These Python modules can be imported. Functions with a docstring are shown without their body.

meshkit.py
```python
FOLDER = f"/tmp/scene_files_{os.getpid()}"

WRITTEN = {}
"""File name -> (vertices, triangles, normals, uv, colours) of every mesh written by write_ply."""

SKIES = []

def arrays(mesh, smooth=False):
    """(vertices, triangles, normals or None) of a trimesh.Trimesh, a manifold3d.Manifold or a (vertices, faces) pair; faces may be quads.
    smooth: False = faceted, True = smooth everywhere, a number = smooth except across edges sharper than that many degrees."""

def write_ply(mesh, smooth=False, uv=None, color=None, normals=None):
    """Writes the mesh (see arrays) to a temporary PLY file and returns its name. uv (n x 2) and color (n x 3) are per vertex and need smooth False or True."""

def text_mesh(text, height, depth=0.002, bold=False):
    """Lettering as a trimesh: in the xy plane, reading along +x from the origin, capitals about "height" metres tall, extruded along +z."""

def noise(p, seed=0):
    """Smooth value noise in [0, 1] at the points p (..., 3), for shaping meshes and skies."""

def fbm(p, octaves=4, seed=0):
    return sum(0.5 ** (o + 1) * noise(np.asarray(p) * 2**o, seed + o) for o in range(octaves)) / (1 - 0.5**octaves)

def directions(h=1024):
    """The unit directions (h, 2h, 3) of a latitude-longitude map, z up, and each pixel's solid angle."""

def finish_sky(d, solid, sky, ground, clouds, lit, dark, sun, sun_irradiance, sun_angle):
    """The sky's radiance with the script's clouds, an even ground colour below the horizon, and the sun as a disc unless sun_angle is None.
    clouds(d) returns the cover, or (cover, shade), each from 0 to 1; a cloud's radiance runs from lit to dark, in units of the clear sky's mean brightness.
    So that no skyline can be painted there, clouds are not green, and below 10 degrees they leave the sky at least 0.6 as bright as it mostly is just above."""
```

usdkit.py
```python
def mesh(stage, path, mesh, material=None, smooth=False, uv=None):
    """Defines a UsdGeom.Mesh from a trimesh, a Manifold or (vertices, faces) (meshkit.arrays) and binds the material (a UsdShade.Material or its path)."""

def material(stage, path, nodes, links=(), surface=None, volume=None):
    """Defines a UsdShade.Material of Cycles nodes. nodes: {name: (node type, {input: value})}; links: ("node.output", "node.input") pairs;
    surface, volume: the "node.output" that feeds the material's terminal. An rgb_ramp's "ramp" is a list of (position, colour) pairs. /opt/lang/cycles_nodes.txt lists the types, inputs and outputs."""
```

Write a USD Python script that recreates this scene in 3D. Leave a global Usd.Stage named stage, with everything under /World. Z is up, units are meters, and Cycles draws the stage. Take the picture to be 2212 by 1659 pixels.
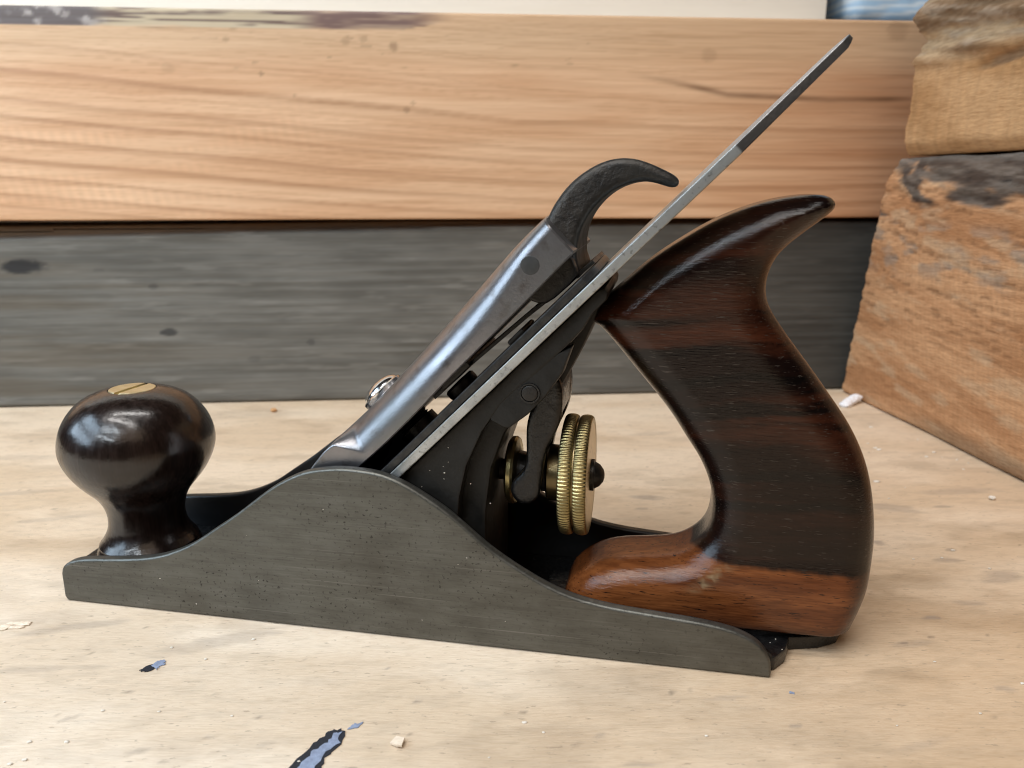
import math, random
import numpy as np, trimesh, shapely, usdkit, meshkit
from shapely.geometry import Polygon
from shapely import affinity
from scipy.interpolate import CubicSpline, PchipInterpolator
from pxr import Usd, UsdGeom, UsdLux, UsdShade, Gf, Sdf, Vt

random.seed(7)
rng = np.random.default_rng(7)
stage = Usd.Stage.CreateInMemory()
UsdGeom.Xform.Define(stage, '/World')
MM = 0.001

# ------------------------------------------------------------------ camera (millimetres of the bench frame -> metres)
CAM_H, TILT = 106.0, 14.2085
cam = UsdGeom.Camera.Define(stage, '/World/camera')
cam.AddTranslateOp().Set(Gf.Vec3d(0, 0, CAM_H * MM))
cam.AddRotateXOp().Set(90.0 - TILT)
cam.CreateHorizontalApertureAttr(36.0)
cam.CreateFocalLengthAttr(36.0 * 1720.0 / 2212.0)
cam.CreateFStopAttr(28.0 / 1.15)
cam.CreateFocusDistanceAttr(0.188)
cam.CreateClippingRangeAttr((0.02, 50.0))
EXPOSURE = -0.06
cam.CreateExposureAttr(EXPOSURE)


# ------------------------------------------------------------------ lamps and one added fill light
def rect_light(name, pos, target, w, h, power, color):
    l = UsdLux.RectLight.Define(stage, '/World/' + name)
    p, t = Gf.Vec3d(*pos), Gf.Vec3d(*target)
    m = Gf.Matrix4d().SetLookAt(p, t, Gf.Vec3d(0, 0, 1) if abs((t - p).GetNormalized()[2]) < .99 else Gf.Vec3d(0, 1, 0)).GetInverse()
    l.AddTransformOp().Set(m)
    l.CreateWidthAttr(w); l.CreateHeightAttr(h)
    l.CreateIntensityAttr(power); l.CreateColorAttr(Gf.Vec3f(*color))
    return l


rect_light('window_light', (-0.55, 0.05, 0.235), (-0.1, 0.20, 0.03), 0.44, 0.12, 7.6, (0.64, 0.82, 1.0))
rect_light('window_light_001', (-0.55, 0.05, 0.44), (-0.1, 0.20, 0.03), 0.44, 0.14, 7.6, (0.64, 0.82, 1.0))
rect_light('tube_light', (-0.40, -0.36, 0.48), (-0.1, 0.20, 0.03), 0.38, 0.03, 34.0, (0.84, 0.93, 1.0))
rect_light('tube_light_001', (-0.34, -0.28, 0.64), (-0.1, 0.20, 0.03), 0.38, 0.03, 34.0, (0.84, 0.93, 1.0))
rect_light('ceiling_light', (-0.30, -0.35, 1.35), (-0.05, 0.25, 0.0), 1.1, 0.14, 19.5, (1.0, 0.965, 0.93))
rect_light('ceiling_light_001', (-0.15, 0.12, 1.5), (-0.05, 0.25, 0.0), 1.1, 0.14, 19.5, (1.0, 0.965, 0.93))
rect_light('added_warm_fill', (0.1, -0.8, 1.0), (0.0, 0.3, 0.05), 1.0, 0.6, 1.0, (1.0, 0.75, 0.55))  # added soft warm fill from behind the camera, not a real lamp


# ------------------------------------------------------------------ materials
def mat(name, base, rough=0.5, metal=0.0, attr=False, nscale=(300, 300, 300), nmix=0.0, ncol=None, nlo=0.35, nhi=0.65, ndetail=4,
        bump=0.0, bscale=(900, 900, 900), bdist=0.0003, rvar=0.0, coat=0.0, coat_rough=0.1, spec=0.5,
        sscale=None, smix=0.0, scol=(0, 0, 0), slo=0.62, shi=0.7, fiber=None):
    """principled surface: base colour (or the mesh's own 'col' primvar), tinted by a stretched noise, with fine relief."""
    n = {'tc': ('texture_coordinate', {}), 'p': ('principled_bsdf', {'roughness': rough, 'metallic': metal, 'coat_weight': coat, 'coat_roughness': coat_rough, 'specular_ior_level': spec}),
         'm1': ('mapping', {'scale': nscale}), 'n1': ('noise_texture', {'scale': 1.0, 'detail': ndetail, 'roughness': 0.6}),
         'r1': ('map_range', {'from_min': nlo, 'from_max': nhi, 'to_min': 0.0, 'to_max': 1.0, 'clamp': True})}
    L = [('tc.object', 'm1.vector'), ('m1.vector', 'n1.vector'), ('n1.fac', 'r1.value')]
    if attr:
        n['b'] = ('attribute', {'attribute': 'col'})
        src = 'b.color'
    else:
        n['b'] = ('color', {'value': base})
        src = 'b.color'
    if nmix > 0:
        n['x1'] = ('mix_color', {'blend_type': 'multiply' if attr else 'mix', 'b': ncol or (0.5, 0.5, 0.5)})
        n['k1'] = ('math', {'math_type': 'multiply', 'value2': nmix})
        L += [('r1.result', 'k1.value1'), ('k1.value', 'x1.fac'), (src, 'x1.a')]
        src = 'x1.result'
    if sscale is not None:
        n['m2'] = ('mapping', {'scale': sscale, 'location': (3.1, 1.7, 5.3)})
        n['n2'] = ('noise_texture', {'scale': 1.0, 'detail': 3, 'roughness': 0.55})
        n['r2'] = ('map_range', {'from_min': slo, 'from_max': shi, 'to_min': 0.0, 'to_max': smix, 'clamp': True})
        if isinstance(scol, dict):        # pores: dark low down, pale filler higher up
            n['sx'] = ('separate_xyz', {}); n['rz'] = ('map_range', {'from_min': scol['z'] - .002, 'from_max': scol['z'] + .002, 'to_min': 0, 'to_max': 1, 'clamp': True})
            n['xz'] = ('mix_color', {'a': scol['low'], 'b': scol['high']}); n['x2'] = ('mix_color', {})
            L += [('tc.object', 'sx.vector'), ('sx.z', 'rz.value'), ('rz.result', 'xz.fac'), ('xz.result', 'x2.b')]
        else:
            n['x2'] = ('mix_color', {'blend_type': 'mix', 'b': scol})
        L += [('tc.object', 'm2.vector'), ('m2.vector', 'n2.vector'), ('n2.fac', 'r2.value'), ('r2.result', 'x2.fac'), (src, 'x2.a')]
        src = 'x2.result'
    L.append((src, 'p.base_color'))
    if bump > 0:
        n['m3'] = ('mapping', {'scale': bscale})
        n['n3'] = ('noise_texture', {'scale': 1.0, 'detail': 5, 'roughness': 0.6})
        n['bp'] = ('bump', {'strength': bump, 'distance': bdist})
        L += [('tc.object', 'm3.vector'), ('m3.vector', 'n3.vector'), ('n3.fac', 'bp.height'), ('bp.normal', 'p.normal')]
        if coat > 0:
            L.append(('bp.normal', 'p.coat_normal'))
    if rvar > 0:
        n['k4'] = ('map_range', {'from_min': 0.3, 'from_max': 0.7, 'to_min': max(rough - rvar, .05), 'to_max': rough + rvar, 'clamp': True})
        L += [('n1.fac', 'k4.value'), ('k4.result', 'p.roughness')]
    return usdkit.material(stage, '/World/Looks/' + name, n, L, surface='p.BSDF')


UsdGeom.Scope.Define(stage, '/World/Looks')
M = {}
M['bench'] = mat('bench_pine', None, rough=0.55, attr=True, nscale=(320, 1700, 500), nmix=0.5, ncol=(0.78, 0.72, 0.65), nlo=.44, nhi=.72, ndetail=8,
                 sscale=(420, 1300, 600), smix=0.55, scol=(0.30, 0.23, 0.165), slo=.635, shi=.72, bump=0.5, bscale=(280, 1700, 500), bdist=0.00025, spec=0.35)
M['fir'] = mat('planed_fir', None, rough=0.5, attr=True, nscale=(30, 300, 1500), nmix=0.35, ncol=(0.80, 0.72, 0.62), nlo=.4, nhi=.75,
               bump=0.25, bscale=(40, 500, 1300), bdist=0.0003, spec=0.4)
M['weathered'] = mat('weathered_grey_wood', None, rough=0.75, attr=True, nscale=(45, 300, 1500), nmix=0.4, ncol=(0.6, 0.58, 0.54), nlo=.4, nhi=.75, ndetail=8,
                     bump=0.4, bscale=(35, 500, 1300), bdist=0.0004, spec=0.25)
M['rough_sawn'] = mat('rough_sawn_timber', None, rough=0.8, attr=True, nscale=(180, 120, 1100), nmix=0.6, ncol=(0.58, 0.49, 0.40), nlo=.42, nhi=.7, ndetail=7,
                      bump=0.8, bscale=(220, 300, 1200), bdist=0.0006, spec=0.2)
M['cream'] = mat('cream_paint', (0.83, 0.76, 0.66), rough=0.5, nscale=(20, 20, 200), nmix=0.25, ncol=(0.7, 0.62, 0.52))
M['navy'] = mat('navy_cloth', (0.028, 0.032, 0.05), rough=0.9, nscale=(90, 90, 90), nmix=.4, ncol=(.05, .055, .08))
M['pale_blue'] = mat('pale_blue_cloth', None, rough=0.85, attr=True, bump=.3, bscale=(2500, 2500, 2500))
M['paint_navy'] = mat('dark_chipped_paint', (0.02, 0.022, 0.03), rough=0.5, bump=.5, bscale=(1500, 1500, 1500))
M['paint_blue'] = mat('blue_grey_paint', (0.30, 0.36, 0.50), rough=0.5, nscale=(900, 900, 900), nmix=.6, ncol=(.16, .19, .27), bump=.5, bscale=(1500, 1500, 1500))
M['chip'] = mat('pale_wood_chip', (0.82, 0.70, 0.56), rough=0.7, nscale=(700, 2500, 700), nmix=.5, ncol=(.6, .48, .36))
M['fluff'] = mat('white_fluff', (0.85, 0.85, 0.88), rough=0.9)
M['crumb'] = mat('orange_wood_crumb', (0.55, 0.30, 0.13), rough=0.8)
M['dust'] = mat('pale_dust', (0.75, 0.70, 0.62), rough=0.9)

M['frog'] = mat('worn_japanning', (0.009, 0.009, 0.0085), rough=0.5, nscale=(180, 180, 180), nmix=.7, ncol=(.022, .021, .019), bump=.35, bscale=(900, 900, 900), spec=.3, rvar=.1)
M['black'] = mat('black_japanning', (0.005, 0.005, 0.0055), rough=0.3, nscale=(400, 400, 400), nmix=.4, ncol=(.014, .014, .014), bump=.5, bscale=(500, 500, 500), bdist=.0005, rvar=.12)
M['iron_dark'] = mat('dark_iron', (0.020, 0.019, 0.018), rough=0.42, metal=.5, nscale=(250, 250, 250), nmix=.6, ncol=(.045, .04, .035), bump=.4, bscale=(900, 900, 900), rvar=.1)
M['cam'] = mat('cast_dark_iron', (0.022, 0.0205, 0.019), rough=0.4, metal=.5, nscale=(220, 220, 220), nmix=.5, ncol=(.042, .036, .029), bump=.5, bscale=(700, 700, 700), bdist=.0004, rvar=.1)
M['blade'] = mat('bright_iron', (0.66, 0.68, 0.68), rough=0.36, metal=.55, nscale=(150, 150, 150), nmix=.6, ncol=(.40, .41, .40), sscale=(900, 900, 900), smix=.6, scol=(.2, .18, .15), slo=.6, shi=.72, bump=.3, bscale=(900, 900, 900), rvar=.1)
M['iron'] = mat('worn_cutter_iron', None, rough=0.36, metal=.6, attr=True, nscale=(150, 150, 150), nmix=.6, ncol=(.6, .6, .6), sscale=(900, 900, 900), smix=.6, scol=(.05, .045, .04), slo=.58, shi=.72, bump=.3, bscale=(900, 900, 900), rvar=.08)
M['breaker'] = mat('cap_iron_steel', (0.022, 0.022, 0.023), rough=0.36, metal=.4, nscale=(500, 500, 500), nmix=.5, ncol=(.06, .06, .055), bump=.4, bscale=(900, 900, 900))
M['cap'] = mat('worn_plated_iron', (0.27, 0.262, 0.275), rough=0.34, metal=.9, nscale=(70, 70, 70), nmix=.7, ncol=(.17, .18, .18), sscale=(260, 260, 260), smix=.5, scol=(.11, .09, .075), slo=.55, shi=.72, bump=.22, bscale=(1500, 1500, 1500), bdist=.0002, rvar=.08)
M['chrome'] = mat('polished_nickel', (0.72, 0.71, 0.70), rough=0.17, metal=1.0)
M['brass'] = mat('old_brass', (0.46, 0.385, 0.19), rough=0.36, metal=1.0, nscale=(300, 300, 300), nmix=.6, ncol=(.25, .20, .10), rvar=.1, bump=.15)
M['brass_dark'] = mat('dark_brass', (0.20, 0.155, 0.08), rough=0.35, metal=1.0, nscale=(300, 300, 300), nmix=.6, ncol=(.10, .08, .045), rvar=.1)  # darker brass tone, used on the wheel hub
M['rivet'] = mat('rivet_iron', (0.075, 0.078, 0.08), rough=0.5, metal=.9, nscale=(500, 500, 500), nmix=.5, ncol=(.12, .12, .12))
M['nut'] = mat('bright_brass', (0.85, 0.76, 0.50), rough=0.42, metal=1.0, nscale=(300, 300, 300), nmix=.4, ncol=(.6, .48, .25), bump=.15)
M['brass_face'] = mat('brass_face', (0.62, 0.50, 0.30), rough=0.35, metal=1.0, nscale=(250, 250, 250), nmix=.5, ncol=(.45, .35, .2), sscale=(500, 500, 500), smix=.8, scol=(.1, .07, .03), slo=.64, shi=.7)
M['knob'] = mat('dark_rosewood_gloss', (0.009, 0.0054, 0.0042), rough=0.24, nscale=(500, 500, 60), nmix=.7, ncol=(.018, .009, .0065), bump=.22, bscale=(220, 220, 260), bdist=.0006, rvar=.06, spec=.5, coat=.25, coat_rough=.12)
M['tote'] = mat('rosewood', None, rough=0.15, attr=True, nscale=(160, 700, 1700), nmix=.6, ncol=(.42, .34, .30), nlo=.42, nhi=.64, ndetail=6,
                sscale=(280, 1300, 3000), smix=.9, scol={'z': .0215, 'low': (.006, .005, .005), 'high': (.05, .040, .033)}, slo=.625, shi=.68, bump=.22, bscale=(280, 1300, 3000), bdist=.0004, rvar=.04, spec=.4)

# steel outside, black japanning inside (by the casting's own depth across the plane)
n = {'tc': ('texture_coordinate', {}), 's': ('separate_xyz', {}), 'a': ('math', {'math_type': 'subtract', 'value2': 0.023}), 'b': ('math', {'math_type': 'absolute'}),
     'c': ('map_range', {'from_min': 0.0207, 'from_max': 0.0213, 'to_min': 0, 'to_max': 1, 'clamp': True}),
     'm1': ('mapping', {'scale': (70, 110, 260), 'rotation': (0, 0.05, 0)}), 'n1': ('noise_texture', {'scale': 1.0, 'detail': 6, 'roughness': .65}),
     'r1': ('rgb_ramp', {'ramp': [(0.25, (0.098, 0.098, 0.089)), (0.5, (0.135, 0.135, 0.121)), (0.75, (0.175, 0.174, 0.158))]}),
     'm2': ('mapping', {'scale': (1100, 1100, 1350)}), 'n2': ('noise_texture', {'scale': 1.0, 'detail': 2, 'roughness': .5}),
     'r2': ('map_range', {'from_min': .60, 'from_max': .69, 'to_min': 0, 'to_max': .75, 'clamp': True}), 'm5': ('mapping', {'scale': (40, 40, 60)}), 'n5': ('noise_texture', {'scale': 1.0, 'detail': 3}), 'r5': ('map_range', {'from_min': .40, 'from_max': .60, 'to_min': .25, 'to_max': 1, 'clamp': True}), 'k5': ('math', {'math_type': 'multiply'}), 'm6': ('mapping', {'scale': (22, 300, 2600), 'rotation': (0, -0.10, 0)}), 'n6': ('noise_texture', {'scale': 1.0, 'detail': 2}), 'r6': ('map_range', {'from_min': .62, 'from_max': .74, 'to_min': 0, 'to_max': .5, 'clamp': True}), 'x6': ('mix_color', {'b': (0.26, 0.255, 0.24)}), 'm7': ('mapping', {'scale': (35, 35, 55), 'location': (.3, .1, .7)}), 'n7': ('noise_texture', {'scale': 1.0, 'detail': 7, 'roughness': .7}), 'r7': ('map_range', {'from_min': .46, 'from_max': .68, 'to_min': 0, 'to_max': .5, 'clamp': True}), 'x7': ('mix_color', {'b': (0.066, 0.06, 0.05)}),
     'x2': ('mix_color', {'b': (0.022, 0.02, 0.018)}),
     'm4': ('mapping', {'scale': (70, 300, 1700), 'rotation': (0, 0.06, 0)}), 'n4': ('noise_texture', {'scale': 1.0, 'detail': 3, 'roughness': .6}),
     'r4': ('map_range', {'from_min': .5, 'from_max': .75, 'to_min': 0, 'to_max': .35, 'clamp': True}), 'x4': ('mix_color', {'b': (0.05, 0.048, 0.043)}),
     'xc': ('mix_color', {'a': (0.009, 0.009, 0.010)}), 'md': ('math', {'math_type': 'multiply', 'value2': 0.75}),
     'rr': ('map_range', {'from_min': .3, 'from_max': .7, 'to_min': .34, 'to_max': .5, 'clamp': True}),
     'bp': ('bump', {'strength': .25, 'distance': .0002}), 'p': ('principled_bsdf', {'specular_ior_level': .5})}
L = [('tc.object', 's.vector'), ('s.y', 'a.value1'), ('a.value', 'b.value1'), ('b.value', 'c.value'), ('tc.object', 'm1.vector'), ('m1.vector', 'n1.vector'), ('n1.fac', 'r1.fac'),
     ('tc.object', 'm2.vector'), ('m2.vector', 'n2.vector'), ('n2.fac', 'r2.value'), ('tc.object', 'm4.vector'), ('m4.vector', 'n4.vector'), ('n4.fac', 'r4.value'),
     ('tc.object', 'm5.vector'), ('m5.vector', 'n5.vector'), ('n5.fac', 'r5.value'), ('r5.result', 'k5.value1'), ('r2.result', 'k5.value2'), ('tc.object', 'm6.vector'), ('m6.vector', 'n6.vector'), ('n6.fac', 'r6.value'), ('r6.result', 'x6.fac'), ('tc.object', 'm7.vector'), ('m7.vector', 'n7.vector'), ('n7.fac', 'r7.value'), ('r7.result', 'x7.fac'), ('r1.color', 'x7.a'), ('x7.result', 'x6.a'), ('x6.result', 'x4.a'), ('r4.result', 'x4.fac'), ('x4.result', 'x2.a'), ('k5.value', 'x2.fac'), ('x2.result', 'xc.b'), ('c.result', 'xc.fac'), ('xc.result', 'p.base_color'),
     ('c.result', 'md.value1'), ('md.value', 'p.metallic'), ('n1.fac', 'rr.value'), ('rr.result', 'p.roughness'), ('n2.fac', 'bp.height'), ('bp.normal', 'p.normal')]
M['wing'] = usdkit.material(stage, '/World/Looks/ground_steel_and_japanning', n, L, surface='p.BSDF')


# ------------------------------------------------------------------ scene helpers
used = {}


def numbered(parent, name):
    k = used.get((parent, name), 0)
    used[(parent, name)] = k + 1
    return f'{parent}/{name}' + (f'_{k:03d}' if k else '')


def tag(prim, label=None, cat=None, group=None, kind=None):
    for k, v in (('label', label), ('category', cat), ('group', group), ('kind', kind)):
        if v:
            prim.SetCustomDataByKey(k, v)
    return prim


def thing(name, loc, rz, label, cat, group=None, kind=None):
    x = UsdGeom.Xform.Define(stage, numbered('/World', name))
    x.AddTranslateOp().Set(Gf.Vec3d(*(v * MM for v in loc))); x.AddRotateZOp().Set(rz)
    return tag(x.GetPrim(), label, cat, group, kind)


def put(parent, name, mesh, m, smooth=35, col=None, label=None):
    """one Mesh prim; the mesh comes in millimetres."""
    root = '/World' if parent is None else str(parent.GetPath())
    if isinstance(mesh, tuple):
        mesh = trimesh.Trimesh(mesh[0], mesh[1], process=False)
    mesh = trimesh.Trimesh(np.asarray(mesh.vertices) * MM, mesh.faces, process=False)
    g = usdkit.mesh(stage, numbered(root, name), mesh, M[m] if isinstance(m, str) else m, smooth=True if col is not None else smooth)
    if col is not None:
        UsdGeom.PrimvarsAPI(g).CreatePrimvar('col', Sdf.ValueTypeNames.Color3fArray, 'vertex').Set(Vt.Vec3fArray.FromNumpy(np.clip(col, 0, 1).astype(np.float32)))
    if label:
        g.GetPrim().SetCustomDataByKey('label', label)
    return g.GetPrim()


def cat(*ms):
    return trimesh.util.concatenate(list(ms))


def smooth_curve(pts, n=6, closed=False):
    p = np.asarray(pts, float)
    if closed:
        p = np.vstack([p, p[:1]])
    t = np.r_[0, np.cumsum(np.sqrt(np.linalg.norm(np.diff(p, axis=0), axis=1)))]
    c = CubicSpline(t, p, bc_type='periodic' if closed else 'natural')
    tt = np.concatenate([np.linspace(t[i], t[i + 1], n, endpoint=False) for i in range(len(t) - 1)] + ([] if closed else [t[-1:]]))
    return c(tt)


def ring_poly(p, tol=0.02):
    g = Polygon(p)
    if not g.is_valid:
        g = g.buffer(0)
    if g.geom_type != 'Polygon':
        g = max(g.geoms, key=lambda q: q.area)
    g = shapely.geometry.polygon.orient(g.simplify(tol))
    return np.array(g.exterior.coords)[:-1]


def inset(p, c):
    a, b = np.roll(p, 1, 0), np.roll(p, -1, 0)
    d0, d1 = p - a, b - p
    d0 /= np.linalg.norm(d0, axis=1)[:, None] + 1e-12; d1 /= np.linalg.norm(d1, axis=1)[:, None] + 1e-12
    n0, n1 = np.c_[-d0[:, 1], d0[:, 0]], np.c_[-d1[:, 1], d1[:, 0]]
    k = n0 + n1
    k = k / np.maximum((k * k).sum(1), .5)[:, None] * 2
    return p + k * c


def prism(pts, y0, y1, c=0.4, frame=None, steps=2):
    """a profile in (x, z) drawn out from y0 to y1, its edges rounded by c. frame maps (a, y, b) to (x, y, z)."""
    p = ring_poly(pts)
    nn = len(p)
    rings, ys = [], []
    ang = np.linspace(0, np.pi / 2, steps + 1)
    for a in ang:
        rings.append(inset(p, c * (1 - math.sin(a)))); ys.append(y0 + c * (1 - math.cos(a)))
    for a in ang[::-1]:
        rings.append(inset(p, c * (1 - math.sin(a)))); ys.append(y1 - c * (1 - math.cos(a)))
    v = np.concatenate([np.c_[r[:, 0], np.full(nn, y), r[:, 1]] for r, y in zip(rings, ys)])
    i = np.arange(nn); j = (i + 1) % nn
    f = []
    for k in range(len(rings) - 1):
        a, b = k * nn, (k + 1) * nn
        f.append(np.c_[a + i, a + j, b + j]); f.append(np.c_[a + i, b + j, b + i])
    from mapbox_earcut import triangulate_float64
    t = triangulate_float64(rings[0], np.array([nn], np.uint32)).reshape(-1, 3).astype(int)
    f.append(t); f.append(t[:, ::-1] + (len(rings) - 1) * nn)
    m = trimesh.Trimesh(v, np.concatenate(f), process=False)
    m.fix_normals()
    if frame is not None:
        m.vertices = frame(m.vertices)
    return m


def revolve(profile, n=64, axis='z', at=(0, 0, 0)):
    """(radius, height) pairs turned about an axis through 'at'."""
    pr = np.asarray(profile, float)
    th = np.linspace(0, 2 * np.pi, n, endpoint=False)
    r, h = pr[:, 0], pr[:, 1]
    x, y = r[:, None] * np.cos(th), r[:, None] * np.sin(th)
    z = np.repeat(h[:, None], n, 1)
    v = np.stack([x, y, z], -1).reshape(-1, 3)
    f = []
    i = np.arange(n); j = (i + 1) % n
    for k in range(len(pr) - 1):
        a, b = k * n, (k + 1) * n
        f += [np.c_[a + i, a + j, b + j], np.c_[a + i, b + j, b + i]]
    m = trimesh.Trimesh(v, np.concatenate(f), process=True)
    m.update_faces(m.nondegenerate_faces()); m.fix_normals()
    v = np.array(m.vertices)
    if axis == 'x':
        v = v[:, [2, 0, 1]]
    elif axis == 'y':
        v = v[:, [1, 2, 0]]
    m.vertices = v + np.asarray(at)
    return m


def surface_net(f, axes):
    """the surface f = 0 of a sampled field (f < 0 inside) as a quad-ish triangle mesh."""
    s = f < 0
    nx, ny, nz = f.shape
    cnt = np.zeros((nx - 1, ny - 1, nz - 1)); pos = np.zeros((nx - 1, ny - 1, nz - 1, 3))
    sl = lambda n, o: slice(o, n - 1 + o)
    corner = [(i, j, k) for i in (0, 1) for j in (0, 1) for k in (0, 1)]
    for a in corner:
        for d in range(3):
            if a[d] == 1:
                continue
            b = list(a); b[d] = 1
            fa = f[sl(nx, a[0]), sl(ny, a[1]), sl(nz, a[2])]; fb = f[sl(nx, b[0]), sl(ny, b[1]), sl(nz, b[2])]
            x = (fa < 0) != (fb < 0)
            t = np.where(x, fa / np.where(x, fa - fb, 1), 0)
            for q in range(3):
                pos[..., q] += np.where(x, a[q] + (t if q == d else 0), 0)
            cnt += x
    on = cnt > 0
    idx = -np.ones(on.shape, int); idx[on] = np.arange(on.sum())
    g = np.argwhere(on)
    v = pos[on] / cnt[on][:, None] + g
    v = np.stack([np.interp(v[:, q], np.arange(len(axes[q])), axes[q]) for q in range(3)], 1)
    faces = []
    for d in range(3):
        e, h = (d + 1) % 3, (d + 2) % 3
        A = [slice(None)] * 3; B = [slice(None)] * 3
        A[d] = slice(0, -1); B[d] = slice(1, None)
        x = s[tuple(A)] != s[tuple(B)]
        p = np.argwhere(x)
        p = p[(p[:, e] > 0) & (p[:, h] > 0) & (p[:, e] < f.shape[e] - 1) & (p[:, h] < f.shape[h] - 1)]
        flip = s[tuple(p.T)]
        o = []
        for de, dh in ((1, 1), (0, 1), (0, 0), (1, 0)):
            q = p.copy(); q[:, e] -= de; q[:, h] -= dh
            o.append(idx[tuple(q.T)])
        q = np.stack(o, 1)
        q[~flip] = q[~flip][:, ::-1]
        faces += [q[:, [0, 1, 2]], q[:, [0, 2, 3]]]
    m = trimesh.Trimesh(v, np.concatenate(faces), process=False)
    return m


def soft_slab(pts, yc, half, r, h=0.7, cut=None, smooth=2):
    """a profile in (x, z) given thickness 2*half about y = yc with edges rounded by r; half may be a function of (x, z)."""
    poly = Polygon(pts).buffer(0)
    x0, z0, x1, z1 = poly.bounds
    ax = np.arange(x0 - 2 * h, x1 + 3 * h, h); az = np.arange(z0 - 2 * h, z1 + 3 * h, h)
    X, Z = np.meshgrid(ax, az, indexing='ij')
    q = shapely.points(X.ravel(), Z.ravel())
    sd = shapely.distance(poly.exterior, q) * np.where(shapely.contains_xy(poly, X.ravel(), Z.ravel()), -1, 1)
    sd = sd.reshape(X.shape)
    H = half(X, Z) if callable(half) else np.full(X.shape, half)
    ay = np.arange(-H.max() - 2 * h, H.max() + 3 * h, h)
    d2 = sd[:, None, :] + r
    d1 = np.abs(ay)[None, :, None] - H[:, None, :] + r
    f = np.minimum(np.maximum(d1, d2), 0) + np.hypot(np.maximum(d1, 0), np.maximum(d2, 0)) - r
    if cut is not None:
        f = np.maximum(f, cut(X[:, None, :], ay[None, :, None], Z[:, None, :]))
    m = surface_net(f, (ax, ay + yc, az))
    if smooth:
        from scipy.sparse import coo_matrix, diags
        e = m.edges_unique
        A = coo_matrix((np.ones(2 * len(e)), (np.r_[e[:, 0], e[:, 1]], np.r_[e[:, 1], e[:, 0]])), shape=(len(m.vertices),) * 2).tocsr()
        A = diags(1 / np.maximum(np.asarray(A.sum(1)).ravel(), 1)) @ A
        v = np.array(m.vertices)
        for k in range(smooth * 2):
            v = v + .5 * (A @ v - v); v = v - .52 * (A @ v - v)
        m.vertices = v
    return m


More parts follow.
